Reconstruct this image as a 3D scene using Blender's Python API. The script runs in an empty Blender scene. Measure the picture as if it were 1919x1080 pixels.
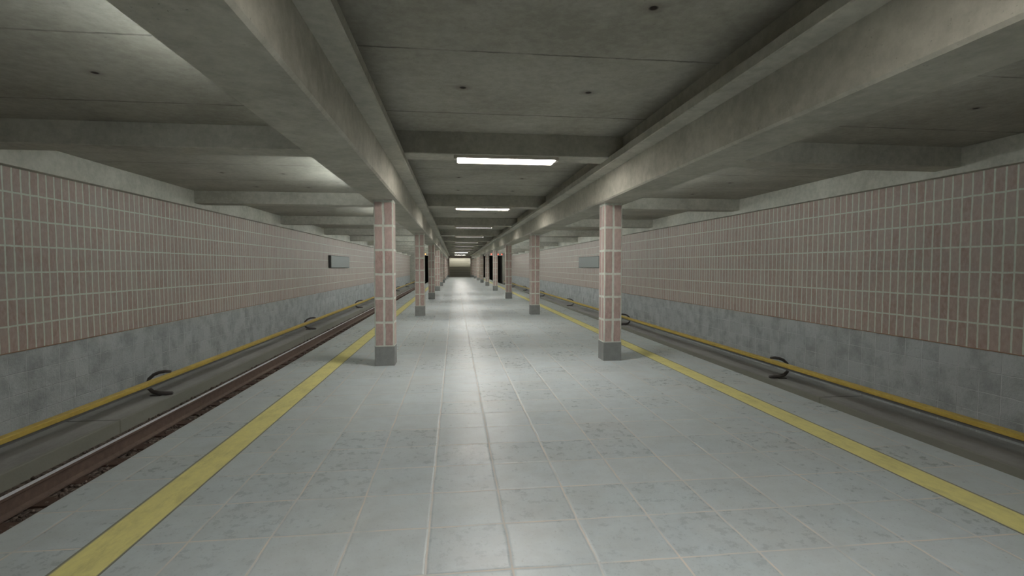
import bpy, bmesh, math, random
from mathutils import Vector, Matrix
random.seed(7)
C = bpy.context.scene.collection
sc = bpy.context.scene

# ---------------------------------------------------------------- camera
F_PX, YAW, PITCH, ROLL = 934.15, 0.1142, 0.0436, -0.0001
CAM = Vector((-0.8078, 0.0, 1.7))
cam_d = bpy.data.cameras.new('camera')
cam_d.sensor_width = 36.0
cam_d.lens = F_PX * 36.0 / 1919.0
cam_d.clip_start, cam_d.clip_end = 0.05, 300
cam = bpy.data.objects.new('camera', cam_d)
C.objects.link(cam)
cy, sy, cp, sp = math.cos(YAW), math.sin(YAW), math.cos(PITCH), math.sin(PITCH)
R_ = Vector((cy, -sy, 0)); fw = Vector((sy, cy, 0))
F_ = cp * fw + Vector((0, 0, -sp)); U_ = sp * fw + Vector((0, 0, cp))
m = Matrix((R_, U_, -F_)).transposed()
cam.matrix_world = Matrix.Translation(CAM) @ (m @ Matrix.Rotation(ROLL, 3, 'Z')).to_4x4()
sc.camera = cam

# ---------------------------------------------------------------- world, exposure
w = bpy.data.worlds.new('world'); sc.world = w; w.use_nodes = True
w.node_tree.nodes['Background'].inputs[0].default_value = (0.5, 0.52, 0.5, 1)
w.node_tree.nodes['Background'].inputs[1].default_value = 0.02
sc.view_settings.view_transform = 'Standard'
sc.view_settings.look = 'None'
sc.view_settings.gamma = 1.0
sc.view_settings.use_curve_mapping = False
sc.view_settings.exposure = 0.27
LAMP_L = 38.0          # radiance of the platform lamp diffusers
SIDE_L = 128.0          # radiance of the trackside tubes

# ---------------------------------------------------------------- dimensions (metres, measured off the photo)
PE = 3.6805                  # platform half width
WX = 7.695                   # side walls
Y0, Y1 = -13.0, 78.5         # station ends
ZC = 3.67                    # ceiling slab
ZX = 3.3465                  # underside of cross beams
ZB = 2.825                   # underside of main beams
BI, BO = 1.75, 2.29          # main beam inner and outer face
BL, ZL0, ZL1 = 1.53, 3.2617, 3.371
YC, S, CT = 7.4487, 6.4848, 0.4453
CX, CW, CY0, CD = 2.003, 0.325, 8.649, 8.6551
ZG = 0.344                   # top of the grey block zone
SLAB_X, SLAB_Z, BAL_Z = 6.71, -1.02, -1.24
YT = 104.0                   # end of the tunnels

# ---------------------------------------------------------------- node helpers
class N:
    def __init__(s, name):
        s.m = bpy.data.materials.new(name); s.m.use_nodes = True
        s.t = s.m.node_tree; s.b = s.t.nodes['Principled BSDF']
    def n(s, typ, **kw):
        x = s.t.nodes.new(typ)
        for k, v in kw.items(): setattr(x, k, v)
        return x
    def l(s, a, b): s.t.links.new(a, b)
    def setin(s, inp, v):
        if isinstance(v, bpy.types.NodeSocket): s.l(v, inp)
        elif isinstance(v, (int, float)) or not hasattr(inp, 'default_value'): inp.default_value = v
        else: inp.default_value = tuple(v) + ((1,) if len(v) == 3 and inp.type == 'RGBA' else ())
    def math(s, op, a, b=0.0, c=None, clamp=False):
        x = s.n('ShaderNodeMath', operation=op); x.use_clamp = clamp
        s.setin(x.inputs[0], a); s.setin(x.inputs[1], b)
        if c is not None: s.setin(x.inputs[2], c)
        return x.outputs[0]
    def vmath(s, op, a, b):
        x = s.n('ShaderNodeVectorMath', operation=op); s.setin(x.inputs[0], a); s.setin(x.inputs[1], b)
        return x.outputs[0]
    def mix(s, f, a, b, blend='MIX'):
        x = s.n('ShaderNodeMix', data_type='RGBA', blend_type=blend)
        s.setin(x.inputs[0], f); s.setin(x.inputs[6], a); s.setin(x.inputs[7], b)
        return x.outputs[2]
    def pos(s): return s.n('ShaderNodeNewGeometry').outputs['Position']
    def obj(s): return s.n('ShaderNodeTexCoord').outputs['Object']
    def sep(s, v):
        x = s.n('ShaderNodeSeparateXYZ'); s.l(v, x.inputs[0]); return x.outputs
    def comb(s, a, b, c=0.0):
        x = s.n('ShaderNodeCombineXYZ')
        for i, v in enumerate((a, b, c)): s.setin(x.inputs[i], v)
        return x.outputs[0]
    def noise(s, v, scale, detail=4, rough=0.6, vec=None, out='Fac'):
        x = s.n('ShaderNodeTexNoise')
        if vec is not None: v = s.vmath('MULTIPLY', v, vec)
        s.l(v, x.inputs['Vector']); x.inputs['Scale'].default_value = scale
        x.inputs['Detail'].default_value = detail; x.inputs['Roughness'].default_value = rough
        return x.outputs[out]
    def ramp(s, f, lo, hi, a=0.0, b=1.0):
        x = s.n('ShaderNodeMapRange'); s.setin(x.inputs[0], f)
        for i, v in enumerate((lo, hi, a, b)): s.setin(x.inputs[i + 1], v)
        return x.outputs[0]
    def brick(s, v, bw, rh, mortar, smooth=0.1, bias=0.0):
        x = s.n('ShaderNodeTexBrick'); x.offset = 0.0; x.squash = 1.0
        s.l(v, x.inputs['Vector'])
        x.inputs['Color1'].default_value = (0, 0, 0, 1); x.inputs['Color2'].default_value = (1, 1, 1, 1)
        x.inputs['Mortar'].default_value = (0.5, 0.5, 0.5, 1)
        x.inputs['Scale'].default_value = 1.0
        x.inputs['Mortar Size'].default_value = mortar; x.inputs['Mortar Smooth'].default_value = smooth
        x.inputs['Bias'].default_value = bias
        x.inputs['Brick Width'].default_value = bw; x.inputs['Row Height'].default_value = rh
        return x.outputs['Color'], x.outputs['Fac']
    def bump(s, h, strength=0.4, dist=0.01):
        x = s.n('ShaderNodeBump'); x.inputs['Strength'].default_value = strength
        x.inputs['Distance'].default_value = dist; s.l(h, x.inputs['Height'])
        s.l(x.outputs[0], s.b.inputs['Normal'])
    def out(s, col=None, rough=None, metal=None, spec=None):
        if col is not None: s.setin(s.b.inputs['Base Color'], col)
        if rough is not None: s.setin(s.b.inputs['Roughness'], rough)
        if metal is not None: s.setin(s.b.inputs['Metallic'], metal)
        if spec is not None: s.b.inputs['Specular IOR Level'].default_value = spec
        return s.m

# ---------------------------------------------------------------- materials
def mat_concrete(name, a, b, holes=False, grain=(1, 1, 1)):
    k = N(name); p = k.pos()
    big = k.noise(p, 0.9, 5, 0.62, grain); fine = k.noise(p, 9.0, 6, 0.7, grain); pit = k.noise(p, 38, 2, 0.5)
    f = k.math('ADD', k.math('MULTIPLY', big, 0.55), k.math('MULTIPLY', fine, 0.45))
    col = k.mix(k.ramp(f, 0.39, 0.62), a, b)
    col = k.mix(k.ramp(pit, 0.70, 0.78, 0, 0.45), col, tuple(x * 0.45 for x in a))
    h = k.math('ADD', k.math('MULTIPLY', fine, 0.6), k.ramp(pit, 0.7, 0.78, 0, -0.6))
    if holes:
        xs, ys, zs = k.sep(p)
        wob = k.math('MULTIPLY', k.math('SUBTRACT', k.noise(p, 7, 3), 0.5), 0.03)
        yy = k.math('ADD', ys, wob)
        # board joints every 1.87 m across the slab
        d = k.math('ABSOLUTE', k.math('SUBTRACT', k.math('FRACT', k.math('DIVIDE', k.math('SUBTRACT', yy, 4.67 - 0.935), 1.87)), 0.5))
        d = k.math('MULTIPLY', d, 1.87)
        brk = k.ramp(k.noise(p, 2.3, 3), 0.35, 0.55, 0.35, 1.0)
        joint = k.math('MULTIPLY', k.ramp(d, 0.004, 0.02, 1.0, 0.0), brk)
        col = k.mix(k.math('MULTIPLY', joint, 0.75), col, tuple(x * 0.25 for x in a))
        # tie holes: one row between each pair of joints
        dy = k.math('MULTIPLY', k.math('SUBTRACT', k.math('FRACT', k.math('DIVIDE', k.math('SUBTRACT', ys, 3.746 - 0.935), 1.87)), 0.5), 1.87)
        ax = k.math('ABSOLUTE', xs)
        best = None
        for x0 in (0.71, 4.44, 5.67):
            dx = k.math('SUBTRACT', ax, x0)
            r = k.math('SQRT', k.math('ADD', k.math('MULTIPLY', dx, dx), k.math('MULTIPLY', dy, dy)))
            best = r if best is None else k.math('MINIMUM', best, r)
        hole = k.ramp(best, 0.026, 0.042, 1.0, 0.0)
        rim = k.ramp(best, 0.04, 0.12, 0.35, 0.0)
        col = k.mix(rim, col, (0.10, 0.075, 0.06))
        col = k.mix(hole, col, (0.035, 0.025, 0.02))
        h = k.math('SUBTRACT', h, k.math('ADD', k.math('MULTIPLY', joint, 1.5), k.math('MULTIPLY', hole, 4.0)))
    k.bump(h, 0.35, 0.012)
    return k.out(col, 0.82, spec=0.3)

def mat_tile_wall(name, u_axis='Y', u0=8.544, z0=ZG, bw=0.1673, rh=0.4195, mortar=0.0165, local=False, a=(0.300, 0.205, 0.172), b=(0.375, 0.29, 0.248), grout=(0.60, 0.64, 0.555)):
    k = N(name); p = k.pos()
    src = k.obj() if local else p
    xs, ys, zs = k.sep(src)
    u = {'X': xs, 'Y': ys}.get(u_axis)
    if u_axis == 'AUTO':      # column: pick the horizontal axis that runs along the face
        nx = k.math('ABSOLUTE', k.sep(k.n('ShaderNodeNewGeometry').outputs['True Normal'])[0])
        side = k.math('GREATER_THAN', nx, 0.5)
        u = k.math('ADD', k.math('MULTIPLY', ys, side), k.math('MULTIPLY', xs, k.math('SUBTRACT', 1.0, side)))
    wob = k.noise(p, 5.0, 2, 0.5, out='Color')
    wob = k.vmath('SCALE', k.vmath('SUBTRACT', wob, (0.5, 0.5, 0.5)), (0, 0, 0))
    k.t.nodes[-1].inputs['Scale'].default_value = 0.022
    v = k.vmath('ADD', k.comb(k.math('SUBTRACT', u, u0), k.math('SUBTRACT', zs, z0)), wob)
    rnd, fac = k.brick(v, bw, rh, mortar, 0.25)
    n1 = k.noise(p, 3.2, 4, 0.6); n2 = k.noise(p, 22, 4, 0.65, (1, 1, 0.5))
    col = k.mix(rnd, a, b)
    col = k.mix(k.ramp(n2, 0.35, 0.72, 0, 0.65), col, tuple(x * 1.25 + 0.03 for x in b))
    col = k.mix(k.ramp(n1, 0.4, 0.7, 0, 0.45), col, (0.37, 0.34, 0.305))
    col = k.mix(fac, col, k.mix(k.ramp(n2, 0.3, 0.7), tuple(x * 0.82 for x in grout), grout))
    chip = k.ramp(k.noise(p, 6.5, 3, 0.5), 0.775, 0.80)
    col = k.mix(chip, col, (0.12, 0.07, 0.05))
    h = k.math('SUBTRACT', k.math('MULTIPLY', n2, 0.25), k.math('ADD', fac, k.math('MULTIPLY', chip, 0.8)))
    k.bump(h, 0.5, 0.006)
    return k.out(col, k.ramp(n2, 0.3, 0.7, 0.5, 0.7), spec=0.3)

def mat_block(name, u0=8.521, local=False):
    k = N(name); p = k.pos(); xs, ys, zs = k.sep(p)
    wob = k.noise(p, 4.0, 2, 0.5, out='Color')
    wob = k.vmath('SCALE', k.vmath('SUBTRACT', wob, (0.5, 0.5, 0.5)), (0, 0, 0))
    k.t.nodes[-1].inputs['Scale'].default_value = 0.03
    u = ys if not local else xs
    v = k.vmath('ADD', k.comb(k.math('SUBTRACT', u, u0), k.math('SUBTRACT', zs, ZG)), wob)
    rnd, fac = k.brick(v, 0.3384, 0.345, 0.009, 0.5)
    n1 = k.noise(p, 2.5, 5, 0.65); n2 = k.noise(p, 14, 5, 0.7)
    col = k.mix(rnd, (0.36, 0.375, 0.37), (0.44, 0.46, 0.455))
    col = k.mix(k.ramp(n2, 0.35, 0.7, 0, 0.6), col, (0.45, 0.465, 0.46))
    col = k.mix(k.ramp(n1, 0.45, 0.65, 0, 0.65), col, (0.23, 0.24, 0.23))
    col = k.mix(k.ramp(k.noise(p, 30, 3, 0.6), 0.62, 0.72, 0, 0.5), col, (0.16, 0.165, 0.16))
    patchy = k.ramp(k.noise(p, 1.3, 3), 0.35, 0.65, 0.25, 1.0)
    col = k.mix(k.math('MULTIPLY', fac, patchy), col, (0.55, 0.57, 0.56))
    h = k.math('SUBTRACT', k.math('MULTIPLY', n2, 1.3), fac)
    k.bump(h, 0.8, 0.016)
    return k.out(col, 0.75, spec=0.35)

def mat_floor(name):
    k = N(name); p = k.pos(); xs, ys, zs = k.sep(p)
    wob = k.noise(p, 3.0, 2, 0.5, out='Color')
    wob = k.vmath('SCALE', k.vmath('SUBTRACT', wob, (0.5, 0.5, 0.5)), (0, 0, 0))
    k.t.nodes[-1].inputs['Scale'].default_value = 0.02
    v = k.vmath('ADD', k.comb(xs, k.math('SUBTRACT', ys, 2.71)), wob)
    rnd, fac = k.brick(v, 0.49, 0.50, 0.0075, 0.3)
    _, edge = k.brick(v, 0.49, 0.50, 0.020, 0.9)
    n1 = k.noise(p, 1.1, 4, 0.6); n2 = k.noise(p, 11, 6, 0.72); n3 = k.noise(p, 48, 3, 0.55)
    col = k.mix(rnd, (0.49, 0.565, 0.61), (0.57, 0.645, 0.69))
    col = k.mix(k.ramp(n2, 0.3, 0.75, 0, 0.45), col, (0.63, 0.70, 0.725))
    col = k.mix(k.ramp(n1, 0.42, 0.72, 0, 0.45), col, (0.52, 0.54, 0.53))
    col = k.mix(k.ramp(k.noise(p, 4.0, 5, 0.65), 0.42, 0.75, 0, 0.35), col, (0.36, 0.395, 0.41))
    col = k.mix(k.ramp(n3, 0.60, 0.72, 0, 0.3), col, (0.24, 0.255, 0.25))
    col = k.mix(k.math('MULTIPLY', fac, k.ramp(k.noise(p, 2.1, 4, 0.7), 0.35, 0.6, 0.15, 0.9)), col, (0.74, 0.69, 0.64))
    rough = k.math('ADD', k.ramp(n2, 0.3, 0.7, 0.22, 0.36), k.math('ADD', k.math('MULTIPLY', rnd, 0.05), k.math('MULTIPLY', fac, 0.35)))
    h = k.math('SUBTRACT', k.math('ADD', k.math('MULTIPLY', n2, 0.30), k.math('MULTIPLY', n1, 0.25)), k.math('MULTIPLY', edge, 0.9))
    # every tile lies very slightly askew
    lu = k.math('SUBTRACT', k.math('FRACT', k.math('DIVIDE', xs, 0.49)), 0.5); lv = k.math('SUBTRACT', k.math('FRACT', k.math('DIVIDE', k.math('SUBTRACT', ys, 2.71), 0.5)), 0.5)
    r1 = k.math('SUBTRACT', rnd, 0.5); r2 = k.math('SUBTRACT', k.math('FRACT', k.math('MULTIPLY', rnd, 7.31)), 0.5)
    h = k.math('ADD', h, k.math('ADD', k.math('MULTIPLY', lu, k.math('MULTIPLY', r1, 5.0)), k.math('MULTIPLY', lv, k.math('MULTIPLY', r2, 6.0))))
    k.bump(h, 0.30, 0.008)
    return k.out(col, rough, spec=0.22)

def mat_paint(name, col, dark, edge_x=None, rough=0.5):
    k = N(name); p = k.pos(); xs, ys, zs = k.sep(p)
    n = k.noise(p, 16, 5, 0.7, (1, 0.5, 1)); n2 = k.noise(p, 2.5, 3)
    c = k.mix(k.ramp(n, 0.35, 0.7), col, dark)
    c = k.mix(k.ramp(n2, 0.5, 0.8, 0, 0.5), c, tuple(x * 0.8 for x in dark))
    c = k.mix(k.ramp(k.noise(p, 7, 6, 0.75, (1, 0.35, 1)), 0.5, 0.75, 0, 0.55), c, tuple(x * 0.6 for x in dark))
    if edge_x:
        ax = k.math('ABSOLUTE', xs)
        e = k.math('MAXIMUM', k.ramp(ax, edge_x[1] - 0.025, edge_x[1] - 0.012), k.ramp(ax, edge_x[0] + 0.008, edge_x[0] + 0.016, 1, 0))
        c = k.mix(e, c, (0.23, 0.235, 0.19))
    k.bump(n, 0.2, 0.004)
    return k.out(c, rough, spec=0.4)

def mat_plain(name, col, rough=0.5, metal=0.0, var=0.15, scale=20):
    k = N(name); n = k.noise(k.pos(), scale, 4, 0.6)
    c = k.mix(n, tuple(x * (1 - var) for x in col), tuple(min(1, x * (1 + var)) for x in col))
    k.bump(n, 0.1, 0.003)
    return k.out(c, rough, metal)

def mat_emit(name, col, strength):
    k = N(name)
    k.out((0.8, 0.8, 0.78), 0.4)
    k.b.inputs['Emission Color'].default_value = tuple(col) + (1,)
    k.b.inputs['Emission Strength'].default_value = strength
    return k.m

def mat_slab(name):
    k = N(name); p = k.pos(); xs, ys, zs = k.sep(p)
    n = k.noise(p, 2.2, 5, 0.65, (1, 0.25, 1)); n2 = k.noise(p, 18, 4, 0.7)
    c = k.mix(k.ramp(n, 0.35, 0.65), (0.27, 0.26, 0.245), (0.38, 0.37, 0.35))
    c = k.mix(k.ramp(n2, 0.4, 0.7, 0, 0.3), c, (0.41, 0.40, 0.38))
    d = k.math('MULTIPLY', k.math('ABSOLUTE', k.math('SUBTRACT', k.math('FRACT', k.math('DIVIDE', k.math('SUBTRACT', ys, 9.45 - 5.45), 10.9)), 0.5)), 10.9)
    c = k.mix(k.ramp(d, 0.01, 0.03, 0.8, 0), c, (0.05, 0.045, 0.04))
    ed = k.ramp(k.math('ABSOLUTE', xs), SLAB_X + 0.0, SLAB_X + 0.12, 0.7, 0)
    c = k.mix(ed, c, (0.25, 0.25, 0.20))
    k.bump(n2, 0.3, 0.01)
    return k.out(c, 0.85)

def mat_ballast(name):
    k = N(name); p = k.pos()
    v = k.n('ShaderNodeTexVoronoi'); k.l(p, v.inputs['Vector']); v.inputs['Scale'].default_value = 16
    c = k.mix(k.sep(v.outputs['Color'])[0], (0.09, 0.065, 0.052), (0.24, 0.19, 0.16))
    k.bump(k.math('MULTIPLY', v.outputs['Distance'], -1), 1.0, 0.05)
    return k.out(c, 0.9)

M = {}
M['conc'] = mat_concrete('beam_concrete', (0.36, 0.35, 0.295), (0.54, 0.525, 0.455))
M['ceil'] = mat_concrete('slab_concrete', (0.315, 0.30, 0.25), (0.46, 0.445, 0.38), holes=True)
M['tile'] = mat_tile_wall('pink_wall_tile')
M['tile_end'] = mat_tile_wall('pink_end_wall_tile', 'X', 0.0)
M['tile_col'] = mat_tile_wall('pink_column_tile', 'AUTO', 0.0, 0.331, 0.1625, 0.4117, 0.0225, True, (0.45, 0.31, 0.285), (0.56, 0.44, 0.41), (0.78, 0.82, 0.75))
M['block'] = mat_block('grey_wall_block')
M['base'] = mat_concrete('grey_base_stone', (0.26, 0.275, 0.27), (0.34, 0.355, 0.35))
M['floor'] = mat_floor('platform_tile')
M['line'] = mat_paint('yellow_line_paint', (0.90, 0.84, 0.34), (0.78, 0.73, 0.31), (2.757, 3.05))
M['cover'] = mat_paint('yellow_cover', (0.66, 0.50, 0.12), (0.56, 0.38, 0.09), rough=0.45)
M['edge'] = mat_plain('rust_trim', (0.30, 0.17, 0.10), 0.7)
M['slab'] = mat_slab('track_slab')
M['ballast'] = mat_ballast('ballast_stone')
M['railtop'] = mat_plain('polished_steel', (0.88, 0.89, 0.95), 0.3, 0.0, 0.04)
M['rail'] = mat_plain('rusty_steel', (0.18, 0.125, 0.10), 0.7, 0.1, 0.4, 12)
M['wood'] = mat_plain('sleeper_wood', (0.10, 0.06, 0.045), 0.85, 0, 0.4, 9)
M['iron'] = mat_plain('dark_iron', (0.11, 0.095, 0.088), 0.6, 0.2, 0.3)
M['third'] = mat_plain('conductor_steel', (0.22, 0.22, 0.22), 0.5, 0.5)
M['sign'] = mat_plain('grey_sign_metal', (0.19, 0.20, 0.182), 0.55, 0.0, 0.06, 5)
M['signdark'] = mat_plain('dark_sign_edge', (0.05, 0.05, 0.045), 0.6)
M['white'] = mat_plain('lamp_housing_metal', (0.62, 0.58, 0.50), 0.45)
M['dimming'] = mat_plain('dimming_black', (0.012, 0.012, 0.014), 0.9)
M['diff'] = mat_emit('lamp_diffuser_glow', (1.0, 0.945, 0.87), LAMP_L)
M['side'] = mat_emit('trackside_tube_glow', (0.90, 0.98, 1.0), SIDE_L)
M['side2'] = mat_emit('boosted_trackside_tube_glow', (0.90, 0.98, 1.0), SIDE_L * 1.8)  # same tubes, strength boosted to lift the distant walls
M['red'] = mat_emit('red_lens_glow', (1.0, 0.05, 0.01), 4.0)
M['orange'] = mat_emit('orange_lens_glow', (1.0, 0.25, 0.01), 4.0)
M['tunnel'] = mat_concrete('tunnel_concrete', (0.20, 0.17, 0.14), (0.28, 0.25, 0.21))
def mat_stair():
    k = N('stair_stone'); p = k.pos(); z = k.sep(p)[2]
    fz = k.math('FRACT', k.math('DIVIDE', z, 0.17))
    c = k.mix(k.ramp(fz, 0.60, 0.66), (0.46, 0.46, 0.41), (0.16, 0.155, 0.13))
    c = k.mix(k.ramp(k.noise(p, 6), 0.3, 0.7, 0, 0.3), c, (0.34, 0.33, 0.29))
    return k.out(c, 0.7)
M['stair'] = mat_stair()
M['stairwall'] = mat_concrete('stairwell_plaster', (0.38, 0.39, 0.34), (0.48, 0.49, 0.44))

# ---------------------------------------------------------------- mesh helpers
def box(bm, x0, x1, y0, y1, z0, z1, mi=0):
    vs = [bm.verts.new(v) for v in ((x0, y0, z0), (x1, y0, z0), (x1, y1, z0), (x0, y1, z0), (x0, y0, z1), (x1, y0, z1), (x1, y1, z1), (x0, y1, z1))]
    for f in ((0, 3, 2, 1), (4, 5, 6, 7), (0, 1, 5, 4), (1, 2, 6, 5), (2, 3, 7, 6), (3, 0, 4, 7)):
        fc = bm.faces.new([vs[i] for i in f]); fc.material_index = mi
def extr(bm, prof, y0, y1):
    """extrude a closed (x, z) outline along Y"""
    a = [bm.verts.new((x, y0, z)) for x, z in prof]; b = [bm.verts.new((x, y1, z)) for x, z in prof]
    n = len(prof)
    bm.faces.new(a[::-1]); bm.faces.new(b)
    for i in range(n): bm.faces.new((a[i], a[(i + 1) % n], b[(i + 1) % n], b[i]))
def obj(name, bm, mats, parent=None, bevel=0.0, loc=None, smooth=False):
    if bevel:
        bmesh.ops.bevel(bm, geom=[e for e in bm.edges], offset=bevel, segments=2, affect='EDGES', profile=0.6)
    bmesh.ops.recalc_face_normals(bm, faces=bm.faces)
    me = bpy.data.meshes.new(name); bm.to_mesh(me); bm.free()
    for x in (mats if isinstance(mats, (list, tuple)) else [mats]): me.materials.append(x)
    if smooth:
        for pg in me.polygons: pg.use_smooth = True
    o = bpy.data.objects.new(name, me); C.objects.link(o)
    if parent: o.parent = parent
    if loc: o.location = loc
    return o
def tag(o, label, cat, group=None):
    o['label'] = label; o['category'] = cat
    if group: o['group'] = group
    return o
def thing(name, label, cat, loc=(0, 0, 0), group=None):
    e = bpy.data.objects.new(name, None); e.empty_display_size = 0.2; C.objects.link(e); e.location = loc
    return tag(e, label, cat, group)
def struct(o): o['kind'] = 'structure'; return o
def dup(root, loc, label, group=None):
    r = root.copy(); C.objects.link(r); r.location = loc; r['label'] = label
    if group: r['group'] = group
    for ch in list(root.children):
        c = ch.copy(); C.objects.link(c); c.parent = r
        for g in ch.children:
            d = g.copy(); C.objects.link(d); d.parent = c
    return r
ORD = ['nearest', 'second', 'third', 'fourth', 'fifth', 'sixth', 'seventh', 'eighth', 'ninth', 'tenth', 'eleventh', 'twelfth', 'thirteenth', 'fourteenth']

# ---------------------------------------------------------------- the setting
def platform():
    bm = bmesh.new(); box(bm, -PE, PE, Y0, Y1 + 0.3, -0.16, 0.0)
    box(bm, -PE + 0.12, PE - 0.12, Y0, Y1 + 0.3, -1.55, -0.16, 1)
    return struct(obj('floor', bm, [M['floor'], M['conc']]))
platform()
bm = bmesh.new(); box(bm, -WX - 0.3, WX + 0.3, Y0, Y1 + 0.8, ZC, ZC + 0.3)
struct(obj('ceiling', bm, M['ceil']))
for s, nm in ((-1, 'left'), (1, 'right')):
    bm = bmesh.new()
    a, b = sorted((s * WX, s * (WX + 0.3)))
    box(bm, a, b, Y0, Y1, ZG + 0.014, ZC, 0)
    a2, b2 = sorted((s * (WX + 0.012), s * (WX + 0.3)))
    box(bm, a2, b2, Y0, Y1, -1.5, ZG, 1)
    a3, b3 = sorted((s * (WX - 0.006), s * (WX + 0.3)))
    box(bm, a3, b3, Y0, Y1, ZG, ZG + 0.014, 2)
    struct(obj('wall_' + nm, bm, [M['tile'], M['block'], M['edge']]))
    # concrete band that carries the cross beams along the wall
    bm = bmesh.new(); a, b = sorted((s * 7.54, s * WX)); box(bm, a, b, Y0, Y1, 3.245, ZC)
    struct(obj('trim_1' if s < 0 else 'trim_2', bm, M['conc'], bevel=0.008))
    # walkway slab beside the wall and track bed
    bm = bmesh.new(); a, b = sorted((s * SLAB_X, s * (WX + 0.012))); box(bm, a, b, Y0, Y1, -1.5, SLAB_Z)
    o = struct(obj('floor_walkway_' + nm, bm, M['slab'], bevel=0.015))
    bm = bmesh.new(); a, b = sorted((s * (PE - 0.12), s * SLAB_X)); box(bm, a, b, Y0 + 0.01, YT - 0.01, -1.6, BAL_Z - 0.075)
    a, b = sorted((s * 6.22, s * SLAB_X)); box(bm, a, b, Y0 + 0.01, YT - 0.01, -1.5, BAL_Z - 0.02)
    rnd_ = random.Random(5 if s < 0 else 6)
    for i in range(2600 if s < 0 else 700):          # loose stones lying on the bed
        y = 2.5 + 38 * rnd_.random() ** 1.6; x = rnd_.choice((rnd_.uniform(5.55, 6.03), rnd_.uniform(6.26, 6.66)))
        zb_ = BAL_Z - (0.075 if x < 6.1 else 0.02)
        q = rnd_.uniform(0.02, 0.042)
        mt = Matrix.Translation((s * x, y, zb_ + q * 0.3)) @ Matrix.Rotation(rnd_.uniform(0, 6.3), 4, Vector((rnd_.random(), rnd_.random(), 1)).normalized()) @ Matrix.Diagonal((q * rnd_.uniform(0.8, 1.4), q, q * rnd_.uniform(0.6, 1.0), 1))
        bmesh.ops.create_icosphere(bm, subdivisions=1, radius=1.0, matrix=mt)
    o = obj('ballast', bm, M['ballast']); o['kind'] = 'stuff'
    o['label'] = 'dark brown ballast stones in the %s track trench' % nm; o['category'] = 'ballast'
# wall behind the camera
bm = bmesh.new(); box(bm, -WX - 0.3, WX + 0.3, Y0 - 0.3, Y0, -1.6, ZC + 0.3); struct(obj('wall_back', bm, M['tile_end']))

# end wall with stair opening and the two tunnel mouths
OW, OH = 1.63, 2.96
bm = bmesh.new()
for a, b in ((-PE, -OW), (OW, PE)): box(bm, a, b, Y1, Y1 + 0.35, ZG, ZC, 0); box(bm, a, b, Y1 - 0.01, Y1 + 0.35, 0, ZG, 1)
box(bm, -OW, OW, Y1, Y1 + 0.35, OH, ZC, 0)
struct(obj('wall_end', bm, [M['tile_end'], M['base']]))
for s, nm in ((-1, 'left'), (1, 'right')):
    bm = bmesh.new()
    a, b = sorted((s * 6.72, s * (WX + 0.3))); box(bm, a, b, Y1, Y1 + 0.6, -1.5, 3.40)
    a, b = sorted((s * PE, s * (WX + 0.3))); box(bm, a, b, Y1, Y1 + 0.6, 3.40, ZC)
    struct(obj('wall_portal_' + nm, bm, M['conc'], bevel=0.01))
    bm = bmesh.new()
    a, b = sorted((s * 6.9, s * 7.2)); box(bm, a, b, Y1 + 0.6, YT, -1.6, 3.6)
    a, b = sorted((s * (PE - 0.3), s * PE)); box(bm, a, b, Y1 + 0.35, YT, -1.6, 3.6)
    a, b = sorted((s * (PE - 0.3), s * 7.2)); box(bm, a, b, Y1 + 0.6, YT, 3.6, 3.9); box(bm, a, b, YT, YT + 0.3, -1.6, 3.9)
    struct(obj('wall_tunnel_' + nm, bm, M['tunnel']))
bm = bmesh.new()       # stairwell shell
SW = 1.9
for a, b in ((-SW - 0.2, -SW), (SW, SW + 0.2)): box(bm, a, b, Y1 + 0.35, 94, -0.2, 6.2)
box(bm, -SW, SW, 93.8, 94, -0.2, 6.2); box(bm, -SW - 0.2, SW + 0.2, Y1 + 0.35, 94, 6.2, 6.4)
box(bm, -SW, SW, Y1 + 0.35, 81.0, -0.2, 0.0)
box(bm, -SW, SW, Y1 + 0.36, 83.2, 3.1, 3.3)
struct(obj('wall_stairwell', bm, M['stairwall']))

# painted warning lines
for s, nm in ((-1, 'left'), (1, 'right')):
    bm = bmesh.new(); a, b = sorted((s * 2.757, s * 3.05)); box(bm, a, b, Y0, Y1 - 0.02, -0.001, 0.003)
    tag(obj('warning_line', bm, M['line']), 'worn yellow painted warning line along the %s platform edge' % nm, 'floor marking', 'yellow platform warning lines')

# ---------------------------------------------------------------- main beams, cross beams
ch = 0.022
for s, nm in ((-1, 'left'), (1, 'right')):
    t = thing('main_beam', 'long grey concrete main beam resting on the %s row of columns' % nm, 'beam', (s * CX, 0, ZB), 'long concrete main beams')
    bm = bmesh.new()
    prof = [(BI + ch, ZB), (BO - ch, ZB), (BO, ZB + ch), (BO, ZC), (BI, ZC), (BI, ZB + ch)]
    extr(bm, [(s * (x) - s * CX, z - ZB) for x, z in prof], Y0, Y1)
    obj('girder', bm, M['conc'], t)
    bm = bmesh.new()
    prof = [(BL + 0.01, ZL0), (BI, ZL0), (BI, ZL1), (BL + 0.01, ZL1), (BL, ZL1 - 0.01), (BL, ZL0 + 0.01)]
    extr(bm, [(s * (x) - s * CX, z - ZB) for x, z in prof], Y0, Y1)
    obj('ledge', bm, M['conc'], t)
def cross_beam_mesh(x0, x1):
    bm = bmesh.new(); box(bm, x0, x1, 0, CT, 0, ZC - ZX)
    bmesh.ops.bevel(bm, geom=[e for e in bm.edges if all(v.co.z < 0.01 for v in e.verts) and abs(e.verts[0].co.y - e.verts[1].co.y) < 0.01], offset=0.012, segments=1, affect='EDGES')
    return bm
bays = (('middle', -BI, BI, 'over the middle of the platform'), ('left', -7.54, -BO, 'over the left track'), ('right', BO, 7.54, 'over the right track'))
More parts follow.
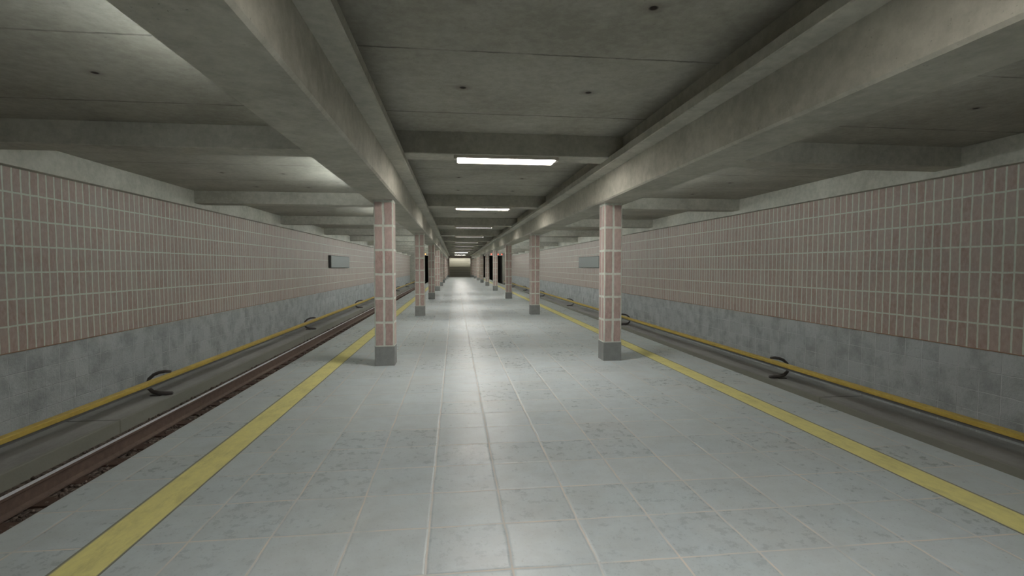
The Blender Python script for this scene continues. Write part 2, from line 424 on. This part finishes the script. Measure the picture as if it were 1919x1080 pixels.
for bay, x0, x1, words in bays:
    first = None
    for k in range(-2, 12):
        y = YC + S * k
        if y > Y1 - CT: y = Y1 - CT
        i = k
        if k < 0: lab = 'concrete cross beam %s, %s the camera' % (words, 'just above' if k == -1 else 'behind')
        else: lab = '%s concrete cross beam %s, counted from the camera' % (ORD[i], words)
        if first is None:
            first = obj('cross_beam', cross_beam_mesh(x0, x1), M['conc'], loc=(0, y, ZX))
            tag(first, lab, 'beam', 'concrete cross beams ' + words)
        else:
            o = first.copy(); C.objects.link(o); o.location = (0, y, ZX); o['label'] = lab

# ---------------------------------------------------------------- columns
def make_column():
    t = thing('tiled_column', '', 'column', (0, 0, 0))
    h = CW / 2
    bm = bmesh.new(); box(bm, -h, h, -h, h, 0.331, ZB)
    bmesh.ops.bevel(bm, geom=[e for e in bm.edges if abs(e.verts[0].co.z - e.verts[1].co.z) > 1], offset=0.008, segments=2, affect='EDGES')
    o = obj('shaft', bm, M['tile_col'], t)
    bm = bmesh.new(); hb = h + 0.003; box(bm, -hb, hb, -hb, hb, 0, 0.331)
    bmesh.ops.bevel(bm, geom=[e for e in bm.edges if abs(e.verts[0].co.z - e.verts[1].co.z) > 0.1], offset=0.008, segments=2, affect='EDGES')
    b = obj('base', bm, M['base'], t); b['label'] = 'plain grey stone column base'
    return t
col0 = make_column(); used = False
for s, nm in ((-1, 'left'), (1, 'right')):
    for k in range(-1, 9):
        y = CY0 + CD * k + CW / 2
        if k == 8: y = Y1 - CW / 2 - 0.02
        if k < 0: lab = 'pink tiled column of the %s row, behind the camera' % nm; continue
        lab = '%s pink tiled column of the %s row, counted from the camera' % (ORD[k], nm)
        g = 'pink tiled columns of the %s row' % nm
        if not used: col0.location = (s * CX, y, 0); col0['label'] = lab; col0['group'] = g; used = True
        else: dup(col0, (s * CX, y, 0), lab, g)

# ---------------------------------------------------------------- platform lamps under the middle cross beams
def make_lamp(rec, name='ceiling_lamp'):
    """wide batten across the beam underside; diffuser set back by rec into its rim"""
    t = thing(name, '', 'lamp')
    L, W = 0.745, 0.195
    Hh = 0.034 + max(rec, 0.012)
    bm = bmesh.new()
    box(bm, -L, L, -W, W, -0.03, 0.0)
    for y in (-W, W - 0.006): box(bm, -L, L, y, y + 0.006, -Hh, -0.03)
    for x in (-L, L - 0.006): box(bm, x, x + 0.006, -W + 0.006, W - 0.006, -Hh, -0.03)
    obj('housing', bm, M['white'], t)
    if rec > 0.02:  # black strips added so the lit diffuser looks dim from afar
        bm = bmesh.new()
        for y in (-W + 0.0062, W - 0.008): box(bm, -L + 0.0065, L - 0.0065, y, y + 0.0018, -Hh, -0.0305)
        o = obj('dimming_lining', bm, M['dimming'], t); o['label'] = 'black lining added to the rim to dim the lamp'
    bm = bmesh.new(); box(bm, -L + 0.008, L - 0.008, -W + 0.0085, W - 0.0085, -Hh + rec, -0.031)
    obj('diffuser', bm, M['diff'], t)
    for s in (-1, 1):
        bm = bmesh.new(); a, b = sorted((s * (L + 0.001), s * (L + 0.045))); box(bm, a, b, -0.17, -0.03, -0.05, 0.0)
        obj('end_clip', bm, M['white'], t, bevel=0.005)
    return t
protos = {r_: [make_lamp(r_), False] for r_ in (0.012, 0.036, 0.001)}
for k in range(-1, 11):
    y = YC + S * k + CT / 2; loc = (-0.022, y, ZX)
    if k < 0: lab = 'wide lit ceiling lamp on the cross beam just above the camera'
    else: lab = ('%s brightly lit' if k < 2 or k in (8, 10) else '%s dim-looking') + ' ceiling lamp under the middle cross beams, counted from the camera'
    if k >= 0: lab = lab % ORD[k]
    g = 'lamps under the middle cross beams'
    pr = protos[0.001 if k in (8, 10) else 0.012 if k < 2 else 0.036]
    if not pr[1]: pr[1] = True; pr[0].location = loc; pr[0]['label'] = lab; pr[0]['group'] = g
    else: dup(pr[0], loc, lab, g)

# ---------------------------------------------------------------- trackside tubes on the outer faces of the main beams
def make_tube(s, f=1.0, mt='side'):
    t = thing('trackside_lamp', '', 'lamp')
    bm = bmesh.new(); a, b = sorted((0, s * 0.05)); box(bm, a, b, -1.3 * f, 1.3 * f, -0.04, 0.06)
    a, b = sorted((s * 0.05, s * 0.125)); box(bm, a, b, -1.3 * f, 1.3 * f, -0.04, -0.034)
    obj('housing', bm, M['white'], t, bevel=0.004)
    bm = bmesh.new(); bmesh.ops.create_cone(bm, cap_ends=True, segments=12, radius1=0.019, radius2=0.019, depth=2.5 * f)
    bmesh.ops.rotate(bm, verts=bm.verts, matrix=Matrix.Rotation(math.pi / 2, 3, 'X')); bmesh.ops.translate(bm, verts=bm.verts, vec=(s * 0.085, 0, 0.01))
    obj('tube', bm, M[mt], t)
    for q in (-1, 1):
        bm = bmesh.new(); a, b = sorted((s * 0.05, s * 0.105)); y0, y1 = sorted((q * (1.3 * f - 0.045), q * (1.3 * f - 0.005))); box(bm, a, b, y0, y1, -0.02, 0.04)
        obj('lamp_holder', bm, M['white'], t)
    return t
for s, nm in ((-1, 'left'), (1, 'right')):
    f = f2 = None
    for k in range(0, 12):
        loc = (s * BO, YC + S * k + CT - S / 2 - CT / 2, 3.0)
        lab = '%s fluorescent tube lamp on the outer face of the %s main beam' % (ORD[k], nm)
        g = 'tube lamps on the outer face of the %s main beam' % nm
        if k == 0:
            q = make_tube(s, 0.4); q.location = loc; q['label'] = 'short ' + lab; q['group'] = g
        elif k >= 4:
            if f2 is None: f2 = make_tube(s, 1.0, 'side2'); f2.location = loc; f2['label'] = lab; f2['group'] = g
            else: dup(f2, loc, lab, g)
        elif f is None: f = make_tube(s); f.location = loc; f['label'] = lab; f['group'] = g
        else: dup(f, loc, lab, g)

# ---------------------------------------------------------------- tracks
def rail_prof(x, s):
    z0 = BAL_Z - 0.045; zt = -1.035
    p = [(-.075, z0), (.075, z0), (.075, z0 + .02), (.014, z0 + .05), (.014, zt - .055), (.035, zt - .04), (.035, zt - .004), (-.035, zt - .004), (-.035, zt - .04), (-.014, zt - .055), (-.014, z0 + .05), (-.075, z0 + .02)]
    return [(x + a, b) for a, b in p]
for s, nm in ((-1, 'left'), (1, 'right')):
    for x, w_ in ((6.135, 'outer rail beside the wall walkway'), (4.63, 'inner rail below the platform edge')):
        t = thing('rail', 'rusty steel %s in the %s track trench' % (w_, nm), 'rail', (s * x, 0, BAL_Z), 'running rails')
        bm = bmesh.new(); extr(bm, [(a, b - BAL_Z) for a, b in rail_prof(0, s)], Y0, YT - 0.2); obj('web', bm, M['rail'], t)
        bm = bmesh.new(); box(bm, -.034, .034, Y0, YT - 0.2, -1.0391 - BAL_Z, -1.035 - BAL_Z)
        o = obj('running_surface', bm, M['railtop'], t); o['label'] = 'bright polished top of the rail'
    bm = bmesh.new(); box(bm, s * 5.38 - 1.30, s * 5.38 + 1.30, -0.13, 0.13, -0.12, 0.0)
    f = None
    for i in range(90):
        y = 1.0 + 0.65 * i
        if f is None:
            f = obj('railway_sleeper', bm, M['wood'], loc=(0, y, BAL_Z - 0.046), bevel=0.01)
            tag(f, 'dark wooden sleeper bedded in ballast across the %s track' % nm, 'sleeper', 'wooden sleepers of the %s track' % nm)
        else:
            o = f.copy(); C.objects.link(o); o.location = (0, y, BAL_Z - 0.046)
# third rail with yellow cover and its gooseneck brackets
for s, nm in ((-1, 'left'), (1, 'right')):
    t = thing('third_rail', 'long conductor rail under a yellow cover beside the %s wall' % nm, 'third rail', (s * 6.74, 0, SLAB_Z), 'covered third rails')
    q = lambda pts: [(s * x - s * 6.74, z - SLAB_Z) for x, z in pts]
    bm = bmesh.new(); extr(bm, q([(6.685, -.622), (6.685, -.562), (6.70, -.553), (6.80, -.548), (6.815, -.56), (6.815, -.622), (6.80, -.622), (6.80, -.575), (6.70, -.575), (6.70, -.622)]), Y0, 76.5)
    o = obj('cover', bm, M['cover'], t); o['label'] = 'weathered yellow cover'
    bm = bmesh.new(); extr(bm, q([(6.715, -.675), (6.785, -.675), (6.785, -.577), (6.715, -.577)]), Y0, 76.5)
    o = obj('conductor_rail', bm, M['third'], t); o['label'] = 'grey steel conductor rail'
    f = None
    for k in range(7):
        y = 11.17 + 11.0 * k
        lab = '%s dark iron gooseneck bracket holding the %s yellow third rail' % (ORD[k], nm)
        g = 'brackets of the %s third rail' % nm
        if f is None:
            f = thing('third_rail_bracket', lab, 'bracket', (s * 7.0, y, SLAB_Z), g)
            pts = [(6.76, -.515), (6.87, -.510), (6.99, -.528), (7.10, -.575), (7.19, -.66), (7.225, -.76), (7.205, -.86), (7.13, -.935), (7.01, -.968), (6.88, -.975), (6.745, -.975)]
            bm = bmesh.new(); rings = []
            for i, (x, z) in enumerate(pts):
                a = pts[max(0, i - 1)]; b = pts[min(len(pts) - 1, i + 1)]
                d = Vector((b[0] - a[0], 0, b[1] - a[1])).normalized(); nrm = Vector((-d.z, 0, d.x))
                r = 0.042 if i > 6 else 0.032 + 0.001 * i
                if i in (0, len(pts) - 1): r *= 0.8
                ring = []
                for j in range(10):
                    ang = 2 * math.pi * j / 10
                    v = Vector((x, 0, z)) + nrm * (r * math.cos(ang)) + Vector((0, r * math.sin(ang), 0))
                    ring.append(bm.verts.new((s * v.x - s * 7.0, v.y, v.z - SLAB_Z)))
                rings.append(ring)
            for i in range(len(rings) - 1):
                for j in range(10): bm.faces.new((rings[i][j], rings[i][(j + 1) % 10], rings[i + 1][(j + 1) % 10], rings[i + 1][j]))
            bm.faces.new(rings[0]); bm.faces.new(rings[-1])
            obj('gooseneck_arm', bm, M['iron'], f, smooth=True)
            bm = bmesh.new(); a, b = sorted((s * (6.96 - 7.0), s * (7.16 - 7.0))); box(bm, a, b, -0.06, 0.06, 0.0, 0.022)
            obj('foot_plate', bm, M['iron'], f, bevel=0.004)
        else: dup(f, (s * 7.0, y, SLAB_Z), lab, g)

# ---------------------------------------------------------------- blank station sign boxes
for s, nm in ((-1, 'left'), (1, 'right')):
    t = thing('station_sign', 'blank grey sign box mounted on the %s pink tiled wall' % nm, 'sign', (s * WX, 30.75, 1.96), 'blank sign boxes')
    a, b = sorted((0, -s * 0.14)); bm = bmesh.new(); box(bm, a, b, -2.4, 2.4, -0.345, 0.345)
    obj('case', bm, M['signdark'], t, bevel=0.01)
    a, b = sorted((-s * 0.14, -s * 0.152)); bm = bmesh.new(); box(bm, a, b, -2.36, 2.36, -0.315, 0.315)
    obj('face_panel', bm, M['sign'], t, bevel=0.003)

# ---------------------------------------------------------------- signal lamps hanging at the far end
yb = YC + S * 10
for x, colr in ((4.47, 'red'), (5.44, 'red'), (5.98, 'red'), (-4.96, 'orange')):
    which = {4.47: 'leftmost of three small red', 5.44: 'middle of three small red', 5.98: 'rightmost of three small red', -4.96: 'single small orange'}[x]
    t = thing('signal_lamp', '%s signal lamps on the far %s cross beam' % (which, 'right' if x > 0 else 'left') if x > 0 else 'single small orange signal lamp on the far left cross beam', 'signal lamp', (x, yb, 3.43), 'signal lamps at the far end')
    bm = bmesh.new(); box(bm, -0.13, 0.13, -0.08, 0.0, -0.09, 0.09); obj('case', bm, M['iron'], t, bevel=0.006)
    bm = bmesh.new(); bmesh.ops.create_cone(bm, cap_ends=True, segments=20, radius1=0.075, radius2=0.06, depth=0.03)
    bmesh.ops.rotate(bm, verts=bm.verts, matrix=Matrix.Rotation(math.pi / 2, 3, 'X')); bmesh.ops.translate(bm, verts=bm.verts, vec=(0, -0.096, 0))
    obj('lens', bm, M[colr], t)

# ---------------------------------------------------------------- stairs in the end opening
def stairs(y, z, n, label, run=0.30, rise=0.17):
    prof = [(y, z)]
    for i in range(n): prof += [(y + i * run, z + (i + 1) * rise), (y + (i + 1) * run, z + (i + 1) * rise)]
    prof += [(y + n * run, z - 0.2 + (n - 2) * rise), (y + 0.3, z - 0.001)] if z > 0 else [(y + n * run, 0.0)]
    bm = bmesh.new()
    a = [bm.verts.new((-SW + 0.01, p, q)) for p, q in prof]; b = [bm.verts.new((SW - 0.01, p, q)) for p, q in prof]
    bm.faces.new(a); bm.faces.new(b[::-1])
    for i in range(len(prof)): bm.faces.new((a[i], b[i], b[(i + 1) % len(prof)], a[(i + 1) % len(prof)]))
    return tag(obj('staircase', bm, M['stair']), label, 'stairs')
stairs(80.6, 0.0, 10, 'lower flight of grey steps behind the far end opening')
bm = bmesh.new(); box(bm, -SW + 0.01, SW - 0.01, 83.6, 85.3, 1.4, 1.7); box(bm, -SW + 0.01, SW - 0.01, 89.2, 93.79, 3.7, 3.91); tag(obj('stair_landing', bm, M['stair']), 'grey landing between the two flights of far stairs', 'landing')
stairs(85.3, 1.7, 13, 'upper brightly lit flight of steps beyond the landing')
for s, nm in ((-1, 'left'), (1, 'right')):
    t = thing('handrail', 'pale metal handrail on the %s side of the far stairs' % nm, 'handrail', (s * 1.72, 80.4, 0), 'stair handrails')
    bm = bmesh.new(); y0, z0, y1, z1 = 0.0, 0.95, 3.2, 2.65
    vs = [bm.verts.new(v) for v in ((-.025, y0, z0), (.025, y0, z0), (.025, y0, z0 + .05), (-.025, y0, z0 + .05), (-.025, y1, z1), (.025, y1, z1), (.025, y1, z1 + .05), (-.025, y1, z1 + .05))]
    for fc in ((0, 1, 2, 3), (4, 7, 6, 5), (0, 4, 5, 1), (1, 5, 6, 2), (2, 6, 7, 3), (3, 7, 4, 0)): bm.faces.new([vs[i] for i in fc])
    obj('top_bar', bm, M['railtop'], t)
    for yy, zb in ((0.02, 0.0), (3.15, 1.60)):
        bm = bmesh.new(); box(bm, -.02, .02, yy, yy + 0.04, zb, zb + 0.98); obj('post', bm, M['railtop'], t)
t = thing('stair_lamp', 'lamp above the upper flight of the far stairs', 'lamp', (0, 85.6, 6.2))
bm = bmesh.new(); box(bm, -1.5, 1.5, -0.5, 0.5, -0.06, 0.0); obj('housing', bm, M['white'], t)
bm = bmesh.new(); box(bm, -1.45, 1.45, -0.45, 0.45, -0.075, -0.0605); obj('diffuser', bm, M['diff'], t)
